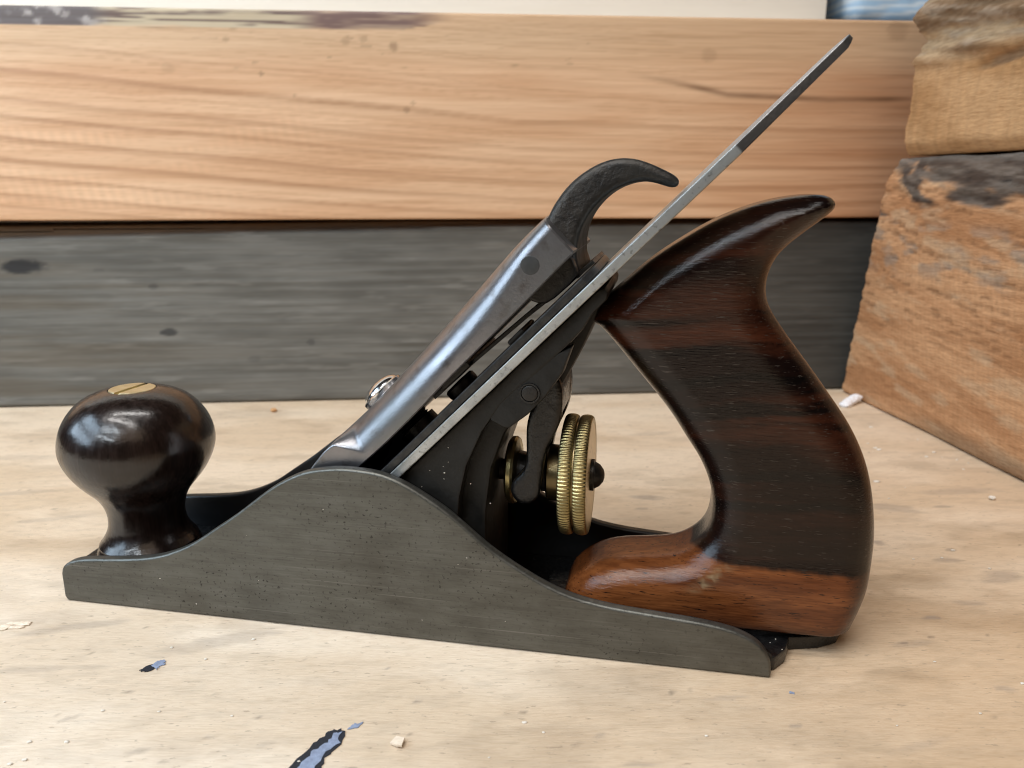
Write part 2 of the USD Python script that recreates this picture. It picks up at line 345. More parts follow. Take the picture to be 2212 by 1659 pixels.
def grid_box(xs, ys, zs, r=0.0):
    """the skin of a box over three lists of coordinates, edges rounded by r."""
    parts = []

    def face(u, v, fn, flip):
        U, V = np.meshgrid(u, v, indexing='ij')
        p = fn(U, V).reshape(-1, 3)
        a, b = len(u), len(v)
        i = np.arange(a * b).reshape(a, b)
        q = np.stack([i[:-1, :-1], i[1:, :-1], i[1:, 1:], i[:-1, 1:]], -1).reshape(-1, 4)
        if flip:
            q = q[:, ::-1]
        parts.append(trimesh.Trimesh(p, np.vstack([q[:, [0, 1, 2]], q[:, [0, 2, 3]]]), process=False))
    c = np.full_like
    face(xs, zs, lambda U, V: np.stack([U, c(U, ys[0]), V], -1), False)
    face(xs, zs, lambda U, V: np.stack([U, c(U, ys[-1]), V], -1), True)
    face(xs, ys, lambda U, V: np.stack([U, V, c(U, zs[0])], -1), True)
    face(xs, ys, lambda U, V: np.stack([U, V, c(U, zs[-1])], -1), False)
    face(ys, zs, lambda U, V: np.stack([c(U, xs[0]), U, V], -1), True)
    face(ys, zs, lambda U, V: np.stack([c(U, xs[-1]), U, V], -1), False)
    m = cat(*parts)
    m.merge_vertices(digits_vertex=6)
    if r > 0:
        p = np.array(m.vertices)
        lo, hi = np.array([xs[0], ys[0], zs[0]]), np.array([xs[-1], ys[-1], zs[-1]])
        q = np.clip(p, lo + r, hi - r); d = p - q; k = np.linalg.norm(d, axis=1, keepdims=True)
        m.vertices = np.where(k > 0, q + d / np.maximum(k, 1e-9) * np.minimum(k, r) , p)
    return m


def fb(p, sx, sy, sz, octaves=4, seed=0):
    return meshkit.fbm(np.asarray(p) * np.array([sx, sy, sz]), octaves, seed)


def lerp(a, b, t):
    t = np.clip(t, 0, 1)[..., None]
    return np.asarray(a) * (1 - t) + np.asarray(b) * t


def sstep(a, b, x):
    t = np.clip((x - a) / (b - a), 0, 1)
    return t * t * (3 - 2 * t)


def cuts(lo, a, b, hi, fine, coarse):
    return np.unique(np.round(np.concatenate([np.arange(lo, a, coarse), np.arange(a, b, fine), np.arange(b, hi + coarse * .5, coarse)]), 4))


# ================================================================== THE SETTING: the bench top
bx = cuts(-520, -260, 215, 520, 0.85, 12.0)
by = cuts(-260, 118, 408, 470, 0.85, 12.0)
U, V = np.meshgrid(bx, by, indexing='ij')
P = np.stack([U, V, np.zeros_like(U)], -1).reshape(-1, 3)
warp = (fb(P, .01, .01, 1, 3, 5) - .5)
tone = fb(P + np.c_[np.zeros(len(P)), warp * 30, np.zeros(len(P))], .02, .05, 1, 5, 1)
fine = fb(P + np.c_[np.zeros(len(P)), warp * 10, np.zeros(len(P))], .16, .7, 1, 4, 2)
bc = lerp((0.65, 0.505, 0.355), (0.74, 0.605, 0.455), sstep(.3, .7, tone))
blot = sstep(.52, .72, fb(P, .016, .030, 1, 5, 12)) * sstep(.35, .6, fb(P, .09, .25, 1, 4, 13))
bc = bc * (1 - .17 * blot[:, None] * np.array([.95, 1.0, 1.1]))
bc = bc * (1 - .09 * sstep(.5, .72, fine))[:, None]
lit_left = sstep(60, -110, P[:, 0]) * sstep(240, 150, P[:, 1])  # window brightness at the lower left, put into the bench colour
bc = lerp(bc, bc * np.array((1.08, 1.15, 1.25)), lit_left)
bc = lerp(bc, bc * np.array((.87, .79, .70)), sstep(-10, 105, P[:, 0]) * sstep(215, 160, P[:, 1]))  # right side darkened in the colour, standing in for weaker light there
dirt = sstep(.54, .74, fb(P, .035, .09, 1, 5, 9))
bc = bc * (1 - .15 * dirt[:, None] * np.array([.9, 1.0, 1.1]))


def smudge(x, y, rx, ry, rot, k, tint=(.30, .25, .21), seed=0):
    global bc
    dx, dy = P[:, 0] - x, P[:, 1] - y
    near = (np.abs(dx) < 3 * max(rx, ry)) & (np.abs(dy) < 3 * max(rx, ry))
    if not near.any():
        return
    c, s = math.cos(rot), math.sin(rot)
    u, v = (dx[near] * c + dy[near] * s) / rx, (-dx[near] * s + dy[near] * c) / ry
    q = u * u + v * v + 1.5 * (fb(P[near], .16, .5, 1, 3, 20 + seed) - .5)
    a = (k * (1 - sstep(.2, 1.3, q)))[:, None]
    bc[near] = bc[near] * (1 - a) + np.array(tint) * a


for i, (x, y, rx, ry, rot, k) in enumerate([
        (-106, 175.5, 14, 2.0, .30, .38), (-69, 169, 17, 3.0, .38, .34), (-107, 157.5, 15, 1.3, .10, .34), (46.2, 258.5, 6.5, 2.6, -.1, .62), (43.7, 248.4, 2.4, 1.1, .1, .5),
        (127.7, 249.1, 9, 4, -.2, .40), (145.3, 250.3, 3.5, 1.2, .1, .55), (158.9, 264, 17, 3.2, .1, .34), (111.2, 222.2, 2.4, 1.7, -.2, .6), (130.4, 217.5, 1.8, 1.0, 0, .6),
        (125.8, 210.9, 4.6, 1.5, 0, .5), (135.1, 200.9, 7, 3.5, .3, .4), (105.4, 179.3, 2.5, 1.0, 0, .6), (119.2, 186.8, 4.5, 1.8, 0, .4), (17.4, 135.5, 1.6, .6, .1, .45), (45, 147.2, 5.2, .8, .12, .33),
        (56.9, 138.3, 1.7, .8, .1, .6), (106.5, 150.5, 2.6, 1.2, -.2, .45), (61.7, 141.4, 1.0, .35, 0, .6), (34.6, 146.4, .8, .5, -.8, .6), (52.6, 150.8, .5, .35, 0, .7), (54.9, 144.7, .8, .3, .2, .6),
        (23.8, 127.6, 4.0, .9, 0, .45), (-90, 141, 2.2, .7, .5, .35), (-60, 135, 1.2, .5, .6, .4), (-52, 141, .6, .4, 0, .7), (-48, 133, 2.2, .8, .2, .3), (-72, 131, 2.4, .9, .4, .35), (-20, 146, .7, .6, 0, .7), (-28, 158, .7, .5, 0, .6),
        (-190, 300, 20, 3, .05, .2), (-150, 330, 16, 3, 0, .2), (-175, 262, 18, 2.2, .2, .3), (-150, 240, 12, 2, .3, .25), (25, 330, 12, 4, 0, .28), (60, 330, 10, 3, .2, .25), (105, 290, 12, 3, 0, .22), (95, 168, 6, 1.5, .2, .3), (70, 171, 10, 2, .1, .25), (80, 133, 8, 1.2, .3, .25)]):
    smudge(x, y, rx, ry, rot, k, seed=i)
for i in range(260):        # small dark flecks and dents of a used bench
    smudge(rng.uniform(-240, 200), rng.uniform(122, 400), rng.uniform(.3, 1.3), rng.uniform(.25, .6), rng.uniform(-.2, .6), rng.uniform(.25, .7), (.22, .17, .13), i)
h = (fb(P, .02, .3, 1, 3, 30) - .5) * .12 * ((np.abs(P[:, 0]) < 300))
nx_, ny_ = len(bx), len(by)
I = np.arange(nx_ * ny_).reshape(nx_, ny_)
q = np.stack([I[:-1, :-1], I[1:, :-1], I[1:, 1:], I[:-1, 1:]], -1).reshape(-1, 4)
top = np.c_[P[:, :2], np.minimum(h, 0.04)]
edge = np.concatenate([I[:, 0], I[-1, 1:], I[-2::-1, -1], I[0, -2:0:-1]])       # a rim down to the underside gives the top its thickness
low = top[edge].copy(); low[:, 2] = -28
k0 = len(top); ne = len(edge); e0 = np.arange(ne); e1 = (e0 + 1) % ne
rim = np.concatenate([np.c_[edge[e0], k0 + e0, k0 + e1], np.c_[edge[e0], k0 + e1, edge[e1]]])
bench = tag(UsdGeom.Xform.Define(stage, '/World/workbench').GetPrim(), 'pale pine workbench top with dark smudges and chipped paint marks', kind='structure')
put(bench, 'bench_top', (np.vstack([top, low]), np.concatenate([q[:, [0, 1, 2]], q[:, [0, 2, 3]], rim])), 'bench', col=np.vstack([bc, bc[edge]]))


def flake(pts, z, thick, m, name, wob=.25, seed=1, label=None):
    p = np.asarray(pts, float)
    d = np.concatenate([np.linspace(p[i], p[(i + 1) % len(p)], 5, endpoint=False) for i in range(len(p))])
    r = np.random.default_rng(seed)
    d = d + r.normal(0, wob, d.shape)
    g = Polygon(d).buffer(0)
    g = max(getattr(g, 'geoms', [g]), key=lambda k: k.area)
    e = trimesh.creation.extrude_polygon(g, thick, engine='earcut')
    e.apply_translation((0, 0, z))
    return put(bench, name, e, m, smooth=False, label=label)


flake([(-43.2, 123), (-41.8, 126.2), (-38.7, 133.0), (-36.4, 136.6), (-34.2, 137.4), (-33.0, 136.0), (-33.4, 132.0), (-35.6, 128.6), (-36.0, 125), (-38, 122)], .05, .12, 'paint_navy', 'paint_mark', .22, 3, 'dark streak of chipped paint at the front edge')
flake([(-40.5, 124), (-38.9, 128.6), (-36.9, 132.4), (-35.3, 135.6), (-33.9, 136.2), (-34.0, 132.6), (-36.3, 128.9), (-36.7, 125), (-38, 123.5)], .12, .14, 'paint_blue', 'paint_mark', .28, 4, 'blue grey paint inside the dark streak')
flake([(-32.8, 137.4), (-32.0, 138.8), (-30.0, 139.5), (-30.6, 137.8)], .05, .12, 'paint_blue', 'paint_mark', .15, 5)
flake([(-83.2, 156.8), (-82.8, 158.2), (-81.2, 159.4), (-80.4, 157.6), (-81.6, 156.3)], .05, .15, 'paint_navy', 'paint_mark', .15, 6)
flake([(-81.5, 158.6), (-80.9, 160.6), (-79.2, 161.2), (-78.4, 159.2), (-79.4, 158.7), (-79.7, 157.4)], .05, .17, 'paint_blue', 'paint_mark', .2, 7)
flake([(59.4, 148.9), (59.6, 149.5), (60.5, 149.0), (60.3, 148.5)], .05, .12, 'paint_blue', 'paint_mark', .05, 8)

# ================================================================== TIMBERS AT THE BACK
WX, WY, WROT = -247.8, 370.7, 4.828          # foot of the back wall of boards and its turn


def board(name, x0, x1, y0, y1, z0, z1, m, colour, label, r=1.2, fx=1.0, fz=0.8, relief=None):
    t = thing(name, (WX, WY, 0), WROT, label, 'board')
    xs = cuts(x0, -12, 470, x1, fx, 10); ys = np.linspace(y0, y1, 14); zs = np.arange(z0, z1 + fz * .5, fz)
    zs[-1] = z1
    g = grid_box(xs, ys, zs, r)
    if relief is not None:
        g.vertices = relief(np.array(g.vertices))
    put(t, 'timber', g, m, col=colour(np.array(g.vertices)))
    return t


def lines_colour(p):
    """planed fir: pale early wood crossed by falling brown late-wood lines, knots, a torn barky upper edge."""
    x, z = p[:, 0], p[:, 2] - 89.0                     # z from 0 (bottom) to 90 (top)
    w = fb(p, .008, .02, .02, 3, 40) - .5
    fall = np.interp(x, [-120, 0, 250, 330, 470, 560], [9, 5, -15, -18, -19, -20])  # the grain drops to the right and levels out
    g = z - fall + w * 7
    base = lerp((0.69, 0.415, 0.24), (0.79, 0.52, 0.325), sstep(.3, .7, fb(p, .012, .05, .10, 4, 41)))
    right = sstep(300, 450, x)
    base = base * (1 - .42 * right[:, None] * np.array([.75, 1.0, 1.15]))  # redder heartwood to the right, plus the light's fall-off painted into the colour
    base = lerp(base, np.array((0.67, 0.465, 0.29)), .7 * sstep(62, 80, z))
    for pos, wd, k in ((60, 2.0, .55), (48.5, 1.6, .42), (42, 1.3, .5), (33, 1.7, .55), (24.6, 1.5, .55), (17.2, 1.3, .5), (9.6, 1.7, .42), (4.6, 1.2, .4), (-2, 1.6, .35), (-8, 1.2, .35), (-14, 1.5, .4), (-20, 1.2, .3), (72, 1.3, .2)):
        d = g - pos
        a = np.where(d > 0, np.exp(-(d / (wd * .42)) ** 2), np.exp(-(d / (wd * 1.05)) ** 2)) * k * (.55 + .9 * fb(p, .015, .1, .1, 3, 42 + int(pos) % 7))
        base = lerp(base, np.array((0.30, 0.13, 0.05)), a * .85 * (1 - .4 * sstep(120, 260, x) * (1 - sstep(330, 420, x))))
    thin = sstep(.5, .68, fb(np.c_[x * .006, p[:, 1] * .05, g * 1.15], 1, 1, 1, 4, 58))
    base = base * (1 - .11 * thin[:, None] * np.array([.8, 1.0, 1.2]))
    # a dark pitch streak on the right
    s = np.exp(-((z - np.interp(x, [300, 330, 350, 400, 470], [66, 61, 57, 55, 56])) / 1.3) ** 2) * sstep(300, 335, x) * (1 - sstep(425, 450, x)) * (.35 + .9 * fb(p, .05, .1, .2, 3, 60))
    base = lerp(base, np.array((0.14, 0.065, 0.03)), s * .85)
    # pits and small knots
    for cx, cz, rr, k in ((195, 76, 1.8, .6), (340, 74, 3.2, .25), (136, 64, 1.0, .6), (150, 55, .8, .45), (200, 49, 1.3, .55), (203, 52, 1.0, .4), (182, 79, 1.6, .35), (122, 78, 1.1, .4), (174, 78, 1.7, .35), (430, 86, 4.5, .35), (96, 66, 2.5, .2)):
        d2 = ((x - cx) / (rr * 1.2)) ** 2 + ((z - cz) / rr) ** 2 + 1.2 * (fb(p, .8, .8, .8, 2, 61) - .5)
        base = lerp(base, np.array((0.30, 0.18, 0.10)), k * (1 - sstep(.3, 1.5, d2)))
    pits = sstep(.70, .76, fb(p, .12, .1, .4, 3, 62)) * sstep(62, 70, z) * (1 - sstep(82, 86, z)) * sstep(90, 130, x) * (1 - sstep(260, 330, x))
    base = lerp(base, np.array((0.42, 0.27, 0.16)), pits * .6)
    # planer marks at the left
    pl = (.5 + .5 * np.sin(x * 1.35 + z * .25)) * sstep(.45, .7, fb(p, .02, .1, .12, 3, 63)) * (1 - sstep(120, 190, x)) * (1 - sstep(50, 62, z))
    base = base * (1 + .08 * pl[:, None])
    # torn barky edge along the top, left half
    n = fb(p, .02, .1, .35, 4, 64)
    edge = 90 - np.interp(x, [-120, 8, 60, 70, 200, 215, 260], [9, 8.2, 8.0, 7.0, 7.5, 4, 0]) + (n - .5) * 3.5
    bark = sstep(0, .8, z - edge) * (1 - sstep(200, 225, x))
    dark = lerp((0.15, 0.125, 0.12), (0.42, 0.38, 0.36), sstep(.5, .72, fb(p, .25, .2, .3, 3, 65)))
    pale = lerp((0.60, 0.50, 0.35), (0.17, 0.115, 0.095), sstep(.50, .62, fb(p, .03, .1, .55, 4, 66)))
    purple = lerp((0.20, 0.125, 0.11), (0.42, 0.30, 0.22), sstep(.4, .7, fb(p, .06, .1, .4, 3, 67)))
    b = lerp(lerp(dark, pale, sstep(64, 76, x)), purple, sstep(148, 165, x))
    base = lerp(base, b, bark)
    return base


def fir_relief(v):
    n = fb(v, .03, .03, .5, 3, 70) - .5
    v[:, 1] += np.where(v[:, 1] < 5, n * .35, 0)
    return v


def grey_colour(p):
    x, z = p[:, 0], p[:, 2]
    a = fb(p, .014, .02, .5, 4, 80); b = fb(p, .04, .05, .11, 5, 81)
    c = lerp((0.128, 0.122, 0.108), (0.195, 0.188, 0.168), sstep(.3, .72, .45 * a + .55 * b))
    c = lerp(c, np.array((0.26, 0.25, 0.225)), .5 * sstep(.6, .8, fb(p, .05, .05, .3, 4, 82)))
    c = lerp(c, np.array((0.15, 0.12, 0.085)), .45 * (1 - sstep(20, 170, x)) * sstep(.4, .7, fb(p, .01, .1, .12, 3, 83)))
    c = lerp(c, np.array((0.17, 0.11, 0.065)), 1.0 * sstep(0, 1.5, z - np.interp(x, [-20, 0, 120, 250, 450, 560], [79, 80.3, 83, 85.3, 87, 87.5])))
    c = c * .95 * (1 - .62 * sstep(230, 430, x))[:, None]  # shade at the right end is painted into the board colour
    for cx, cz, rx, rz, k in ((20, 68, 11.5, 3.6, .9), (83, 36, 4.6, 1.9, .75), (2, 33, 2.5, 1.6, .7), (78, 58, 2.4, 1.4, .4), (150, 30, 2.2, 1.8, .35), (54, 66, 3, 1, .2), (122, 22, 3, 2, .2)):
        d2 = ((x - cx) / rx) ** 2 + ((z - cz) / rz) ** 2 + 1.1 * (fb(p, .25, .2, .5, 3, 84) - .5)
        c = lerp(c, np.array((0.022, 0.022, 0.024)), k * (1 - sstep(.45, 1.25, d2)))
    return c


def grey_relief(v):
    n = fb(v, .015, .05, .45, 4, 85) - .5
    v[:, 1] += np.where(v[:, 1] < 5, n * .5, 0)
    v[:, 2] += np.where(v[:, 2] > 85, -1.8 * (1 - sstep(0, 240, v[:, 0])) - .5, 0) * 1.0
    zt = np.interp(v[:, 0], [-20, 0, 120, 250, 450, 560], [79, 80.3, 83, 85.3, 87, 87.5]) + (fb(v, .03, .03, .03, 3, 86) - .5) * 1.6
    v[:, 1] += np.where((v[:, 1] < 8) & (v[:, 2] > zt), np.minimum((v[:, 2] - zt) * 6, 5.0) * (v[:, 1] < 5), 0)
    return v


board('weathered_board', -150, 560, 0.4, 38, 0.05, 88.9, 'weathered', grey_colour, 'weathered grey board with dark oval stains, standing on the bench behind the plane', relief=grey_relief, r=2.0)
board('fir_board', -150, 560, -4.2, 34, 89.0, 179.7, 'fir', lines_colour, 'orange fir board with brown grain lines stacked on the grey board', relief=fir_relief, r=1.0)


# ---- the two rough sawn blocks on the right
def rough_block(name, label, x0, y0, rot, size, colour, deform, step=1.1):
    t = thing(name, (x0, y0, 0), rot, label, 'wood block')
    lx, ly, z0, z1 = size
    g = grid_box(np.arange(0, lx + .1, step), np.linspace(0, ly, int(ly / 2)), np.arange(z0, z1 + .1, step), 2.0)
    raw = np.array(g.vertices)
    g.vertices = deform(raw.copy())
    put(t, 'block_body', g, 'rough_sawn', col=colour(raw))
    return t


BROT = math.degrees(math.atan2(-0.993674, 0.112307))        # local x runs along the face towards the viewer, local y away to the right


def lower_deform(p):
    x, y, z = p.T.copy()
    k = 1 - sstep(0, 60, x)
    p[:, 0] += np.interp(z, [0, 117], [0.0, 24.0]) * k
    p[:, 0] += (fb(p, .02, .12, .30, 4, 90) - .5) * 3.2 * k
    front = 1 - sstep(0, 6, y)
    tear = fb(np.c_[x + .18 * z, y, z + .10 * x], .05, .05, .62, 5, 91)
    deep = sstep(.61, .76, tear) * (.25 + .75 * sstep(25, 60, z))
    p[:, 1] += front * (deep * .7 + (fb(p, .1, .1, .5, 3, 92) - .5) * .9 + (fb(p, .015, .02, .02, 3, 93) - .5) * 2.0)
    p[:, 1] += front * 4.0 * sstep(107, 117, z) ** 2 + front * sstep(93, 101, z) * sstep(.45, .6, fb(p, .05, .05, .25, 3, 94)) * 1.2
    p[:, 2] += (fb(p, .05, .05, .05, 3, 95) - .5) * 1.6 * sstep(112, 117, z)
    return p


def lower_colour(p):
    x, y, z = p.T
    q = np.c_[x, y, z + .10 * x]
    c = lerp((0.47, 0.235, 0.11), (0.65, 0.37, 0.195), sstep(.32, .68, fb(q, .012, .03, .07, 4, 100)))
    c = lerp(c, np.array((0.20, 0.10, 0.048)), .5 * (.25 + .75 * sstep(25, 60, z)) * sstep(.59, .68, fb(np.c_[x + .18 * z, y, z + .10 * x], .05, .05, .62, 5, 91)))
    c = lerp(c, np.array((0.62, 0.46, 0.30)), .45 * sstep(.55, .72, fb(q, .05, .05, .16, 4, 101)))
    n = fb(q, .035, .05, .12, 4, 102)
    grey = sstep(0, .16, n - np.interp(z, [80, 92, 100, 117], [.80, .57, .35, .2]) - .16 * (1 - sstep(22, 40, x)) + .06 * np.exp(-((x - 30) / 12) ** 2 - ((z - 88) / 4) ** 2) * 3)
    g = lerp((0.035, 0.033, 0.033), (0.14, 0.128, 0.115), sstep(.35, .68, fb(q, .06, .1, .35, 3, 103)))
    c = lerp(c, g, grey * .92)
    c = lerp(c, np.array((0.32, 0.28, 0.24)), .8 * sstep(113.5, 116.5, z))
    c = lerp(c, np.array((0.30, 0.27, 0.23)), .55 * sstep(.52, .64, fb(q, .05, .1, .12, 4, 104)) * sstep(62, 72, z) * (1 - sstep(84, 92, z)))
    c = lerp(c, np.array((0.27, 0.20, 0.13)), .6 * (1 - sstep(3, 10, z + .05 * (x - 60) * 0)) * sstep(40, 90, x))
    saw = .5 + .5 * np.sin(x * 2.1 + .5 * z + 4 * fb(p, .03, .03, .03, 2, 105))
    c = c * (1 - .10 * saw * (1 - sstep(70, 95, z)))[:, None]
    fibre = fb(q, .03, .1, 1.1, 4, 106)
    c = c * (.86 + .28 * fibre)[:, None]
    return c


rough_block('timber_block', 'rough sawn brown timber block with charred grey top edge, standing on the bench', 171.2, 403.3, BROT, (250, 70, 0.1, 117.2), lower_colour, lower_deform)


def upper_deform(p):
    x, y, z = p.T.copy()
    k = 1 - sstep(0, 40, x)
    p[:, 0] += k * np.interp(z, [118, 122, 135, 150, 160, 164, 172, 178, 190, 230], [4.5, 2, 1.0, 0.5, 0.0, -3.5, -2, -4, -5, -8]) * -1.0 * .9
    p[:, 0] += (fb(p, .03, .1, .25, 4, 110) - .5) * 2.5 * k
    front = 1 - sstep(0, 8, y)
    ridge = fb(np.c_[x, y, z + .15 * x], .02, .05, .16, 4, 111)
    rough = sstep(150, 160, z + 6 * (fb(p, .05, .05, .05, 2, 112) - .5))
    p[:, 1] += front * (rough * ((ridge - .5) * 13 - 1.0) + (fb(p, .05, .1, .2, 3, 113) - .5) * .8)
    d = ((x - 58) / 17) ** 2 + ((z - 151 - .12 * (x - 58)) / 2.6) ** 2
    p[:, 1] += front * 2.5 * (1 - sstep(.2, 1.6, d + (fb(p, .2, .2, .2, 3, 114) - .5)))
    p[:, 1] += front * 3 * (1 - sstep(118, 123, z))
    return p


def upper_colour(p):
    x, y, z = p.T
    q = np.c_[x, y, z + .15 * x]
    c = lerp((0.47, 0.265, 0.12), (0.60, 0.365, 0.185), sstep(.35, .65, fb(q, .02, .05, .05, 4, 120)))
    rough = sstep(149, 160, z + 8 * (fb(p, .05, .05, .05, 2, 112) - .5))
    b = lerp((0.22, 0.14, 0.08), (0.58, 0.43, 0.27), sstep(.35, .65, fb(q, .02, .05, .16, 4, 111)))
    b = lerp(b, np.array((0.45, 0.36, 0.27)), .6 * sstep(.5, .7, fb(q, .08, .1, .4, 3, 121)))
    c = c * (.84 + .32 * fb(np.c_[x, y, z], .5, .1, .04, 4, 123))[:, None]
    b = b * (.75 + .5 * fb(q, .04, .1, .8, 4, 124))[:, None]
    c = lerp(c, b, rough)
    d = ((x - 58) / 16) ** 2 + ((z - 151 - .12 * (x - 58)) / 2.2) ** 2 + .8 * (fb(p, .2, .2, .3, 3, 122) - .5)
    c = lerp(c, np.array((0.22, 0.16, 0.11)), .55 * (1 - sstep(.3, 1.3, d)))
    return c


rough_block('timber_block', 'split timber block with a ridged barky upper face, resting on the charred block', 175.6 - .112 * 6, 363.9 + 6, BROT, (190, 64, 117.6, 240), upper_colour, upper_deform)

# ---- what shows above the fir board
t = thing('cream_board', (WX, WY, 0), WROT, 'cream painted board out of focus behind the fir board', 'board')
put(t, 'panel', prism([(-180, 60), (431.0, 60), (431.0, 330), (-180, 330)], 74, 92, 1.5), 'cream')
put(t, 'ledge', prism([(-180, 60), (428.5, 60), (428.5, 186.6), (-180, 186.6)], 52, 72, .8), 'cream')
t = thing('dark_curtain', (WX, WY, 0), WROT, 'dark navy cloth hanging in the gap beside the cream board', 'curtain')
xs = np.linspace(400, 680, 141); zs = np.linspace(20, 340, 60)
g = grid_box(xs, np.linspace(0, 2.5, 3), zs, 0)
v = np.array(g.vertices); v[:, 1] += 130 + 5 * np.sin(v[:, 0] * .16 + .6 * np.sin(v[:, 2] * .02)); g.vertices = v
put(t, 'cloth', g, 'navy', smooth=60)
t = thing('striped_cushion', (WX, WY, 0), WROT, 'pale blue striped cloth cushion above the right end of the fir board', 'cushion')
g = grid_box(np.linspace(446, 600, 90), np.linspace(80, 118, 24), np.linspace(192.5, 300, 70), 9)
v = np.array(g.vertices); v[:, 1] += (fb(v, .04, .04, .04, 3, 130) - .5) * 5; g.vertices = v
st = .5 + .5 * np.sin((v[:, 2] - .02 * (v[:, 0] - 440) ** 1.3) * 1.5 + 2 * fb(v, .03, .03, .03, 2, 131))
put(t, 'cushion_cover', g, 'pale_blue', col=lerp((0.40, 0.60, 0.80), (0.72, 0.82, 0.90), sstep(.4, .8, st)))
put(t, 'lower_strip', prism([(444, 189.5), (600, 190), (600, 193.2), (470, 193.2), (452, 192.8)], 79, 112, 1.2), 'navy')  # dark strip along the lower edge of the cushion

# ================================================================== THE HAND PLANE
plane = thing('hand_plane', (-117.216, 188.010, 0.15), -11.0514, 'antique iron smoothing plane with dark rosewood knob and handle, on the bench', 'hand plane')
MID = 23.0
R2 = math.sqrt(2)
BED = 35.07


def bed(v):
    """(s along the bed, y, t square to it; t = 0 on the cutter's upper face) -> plane frame."""
    s, y, t = v[:, 0], v[:, 1], v[:, 2] - BED
    return np.c_[(s - t) / R2, y, (s + t) / R2]


wing_pts = [(0.9, 0.0), (0.3, 1.2), (0.3, 7.4), (1.2, 9.6), (4.2, 11.4), (8.4, 12.3), (15.5, 13.0), (23.4, 13.9), (28.7, 15.0), (34.0, 16.9), (39.9, 20.0), (44.6, 23.3), (49.9, 27.0), (55.1, 31.0), (60.1, 34.9), (65.1, 38.1), (69.9, 40.3), (74.5, 41.4),
            (79.0, 41.9), (83.9, 41.8), (88.2, 41.3), (92.9, 39.8), (97.6, 37.4), (102.8, 34.2), (106.9, 31.1), (110.5, 28.0), (114.5, 24.8), (119.5, 21.5), (125.1, 18.3), (129.9, 16.1), (135.4, 14.4), (142.7, 13.2), (149.8, 12.6), (156.8, 12.1), (163.8, 11.4), (169.0, 10.4), (173.1, 8.7), (175.8, 6.4), (177.2, 3.6), (177.5, 1.0), (177.3, 0.0)]
wc = np.vstack([wing_pts[:2], smooth_curve(wing_pts[2:-2], 5), wing_pts[-2:]])
put(plane, 'side_wing', prism(wc, 0, 2.9, .7, steps=3), 'wing', smooth=40, label='near side wing of ground grey steel')
put(plane, 'side_wing', prism(wc, 43.1, 46.0, .7, steps=3), 'wing', smooth=40, label='far side wing, black inside')
half = [(0.6, 2.95), (-1.0, 2.9), (-3.5, 7.0), (-5.8, 12.5), (-7.0, 18), (-7.3, 23)]
tail = [(177.0, 2.85), (177.7, 2.85), (178.6, 3.4), (181.2, 6.9), (182.7, 12.2), (185.5, 13.0), (189.6, 14.2), (194.2, 17.2), (196.8, 23)]
mir = lambda pts: [(x, 46 - y) for x, y in pts[::-1]]
plan = np.array(half + mir(half)[1:] + tail[::-1][::-1][:0] + [(x, 46 - y) for x, y in tail] + tail[::-1][1:])


def flat(v):
    return np.c_[v[:, 0], v[:, 2], v[:, 1]]


sole = cat(prism(plan, 0.0, 3.4, .5, frame=flat), prism([(124, 12.5), (176, 11.5), (190, 14.8), (193.4, 18.5), (194.2, 23), (193.4, 27.5), (190, 31.2), (176, 34.5), (124, 33.5)], 3.3, 4.9, .4, frame=flat))
put(plane, 'sole', sole, 'black', smooth=30)
# low fillet that ties the heel end to the wing
put(plane, 'heel_web', prism([(160, 3.2), (177.9, 3.2), (177.6, 4.2), (174, 7.0), (166, 8.8), (160, 9.4)], 2.8, 4.2, .35), 'black')
put(plane, 'heel_web', prism([(160, 3.2), (177.9, 3.2), (177.6, 4.2), (174, 7.0), (166, 8.8), (160, 9.4)], 41.8, 43.2, .35), 'black')

# frog: bed casting with its ears and middle rib
frog_pts = [(56.0, 3.3), (88.0, 35.0), (136.8, 83.8), (138.3, 84.4), (138.9, 83.4), (138.7, 81.9), (135.8, 78.8), (133.9, 75.5), (130.8, 71.9), (123.9, 65.2), (120.3, 62.2), (116.0, 58.0), (111.5, 51.2), (107.8, 42.8), (106.0, 35.0), (105.4, 28.0), (105.2, 3.3)]
ear = [(112.6, 54.5), (116.2, 52.6), (117.6, 52.3), (121.9, 55.7), (125.8, 60.0), (129.6, 65.5), (131.6, 71.5), (126, 69), (118, 62)]
rib = smooth_curve([(136.2, 79.2), (135.0, 74.5), (132.6, 68.8), (129.2, 62.0), (125.8, 57.6), (121.8, 58.6), (119.5, 62), (127, 71)], 4, True)
put(plane, 'frog', cat(prism(frog_pts, 5, 41, .6), prism([(60, 3.3), (100, 43.5), (122, 65.5), (124.2, 62.5), (119.6, 55.8), (115.8, 49.5), (112.8, 41), (111.4, 30), (111.2, 3.3)], 9, 37, 1.2), prism(ear, 5.2, 10.5, .6), prism(ear, 35.5, 40.8, .6), prism(rib, 15, 31, 1.0)), 'frog', label='black japanned frog casting under the blade')
put(plane, 'pivot_pin', revolve([(0, -.15), (1.3, -.25), (1.75, -.05), (1.75, 6), (0, 6)], 32, 'y', (122.4, 4.95, 60.8)), 'iron_dark')
put(plane, 'pivot_ring', revolve([(1.85, .3), (1.95, -.12), (2.3, -.12), (2.4, .3)], 32, 'y', (122.4, 4.95, 60.8)), 'black')

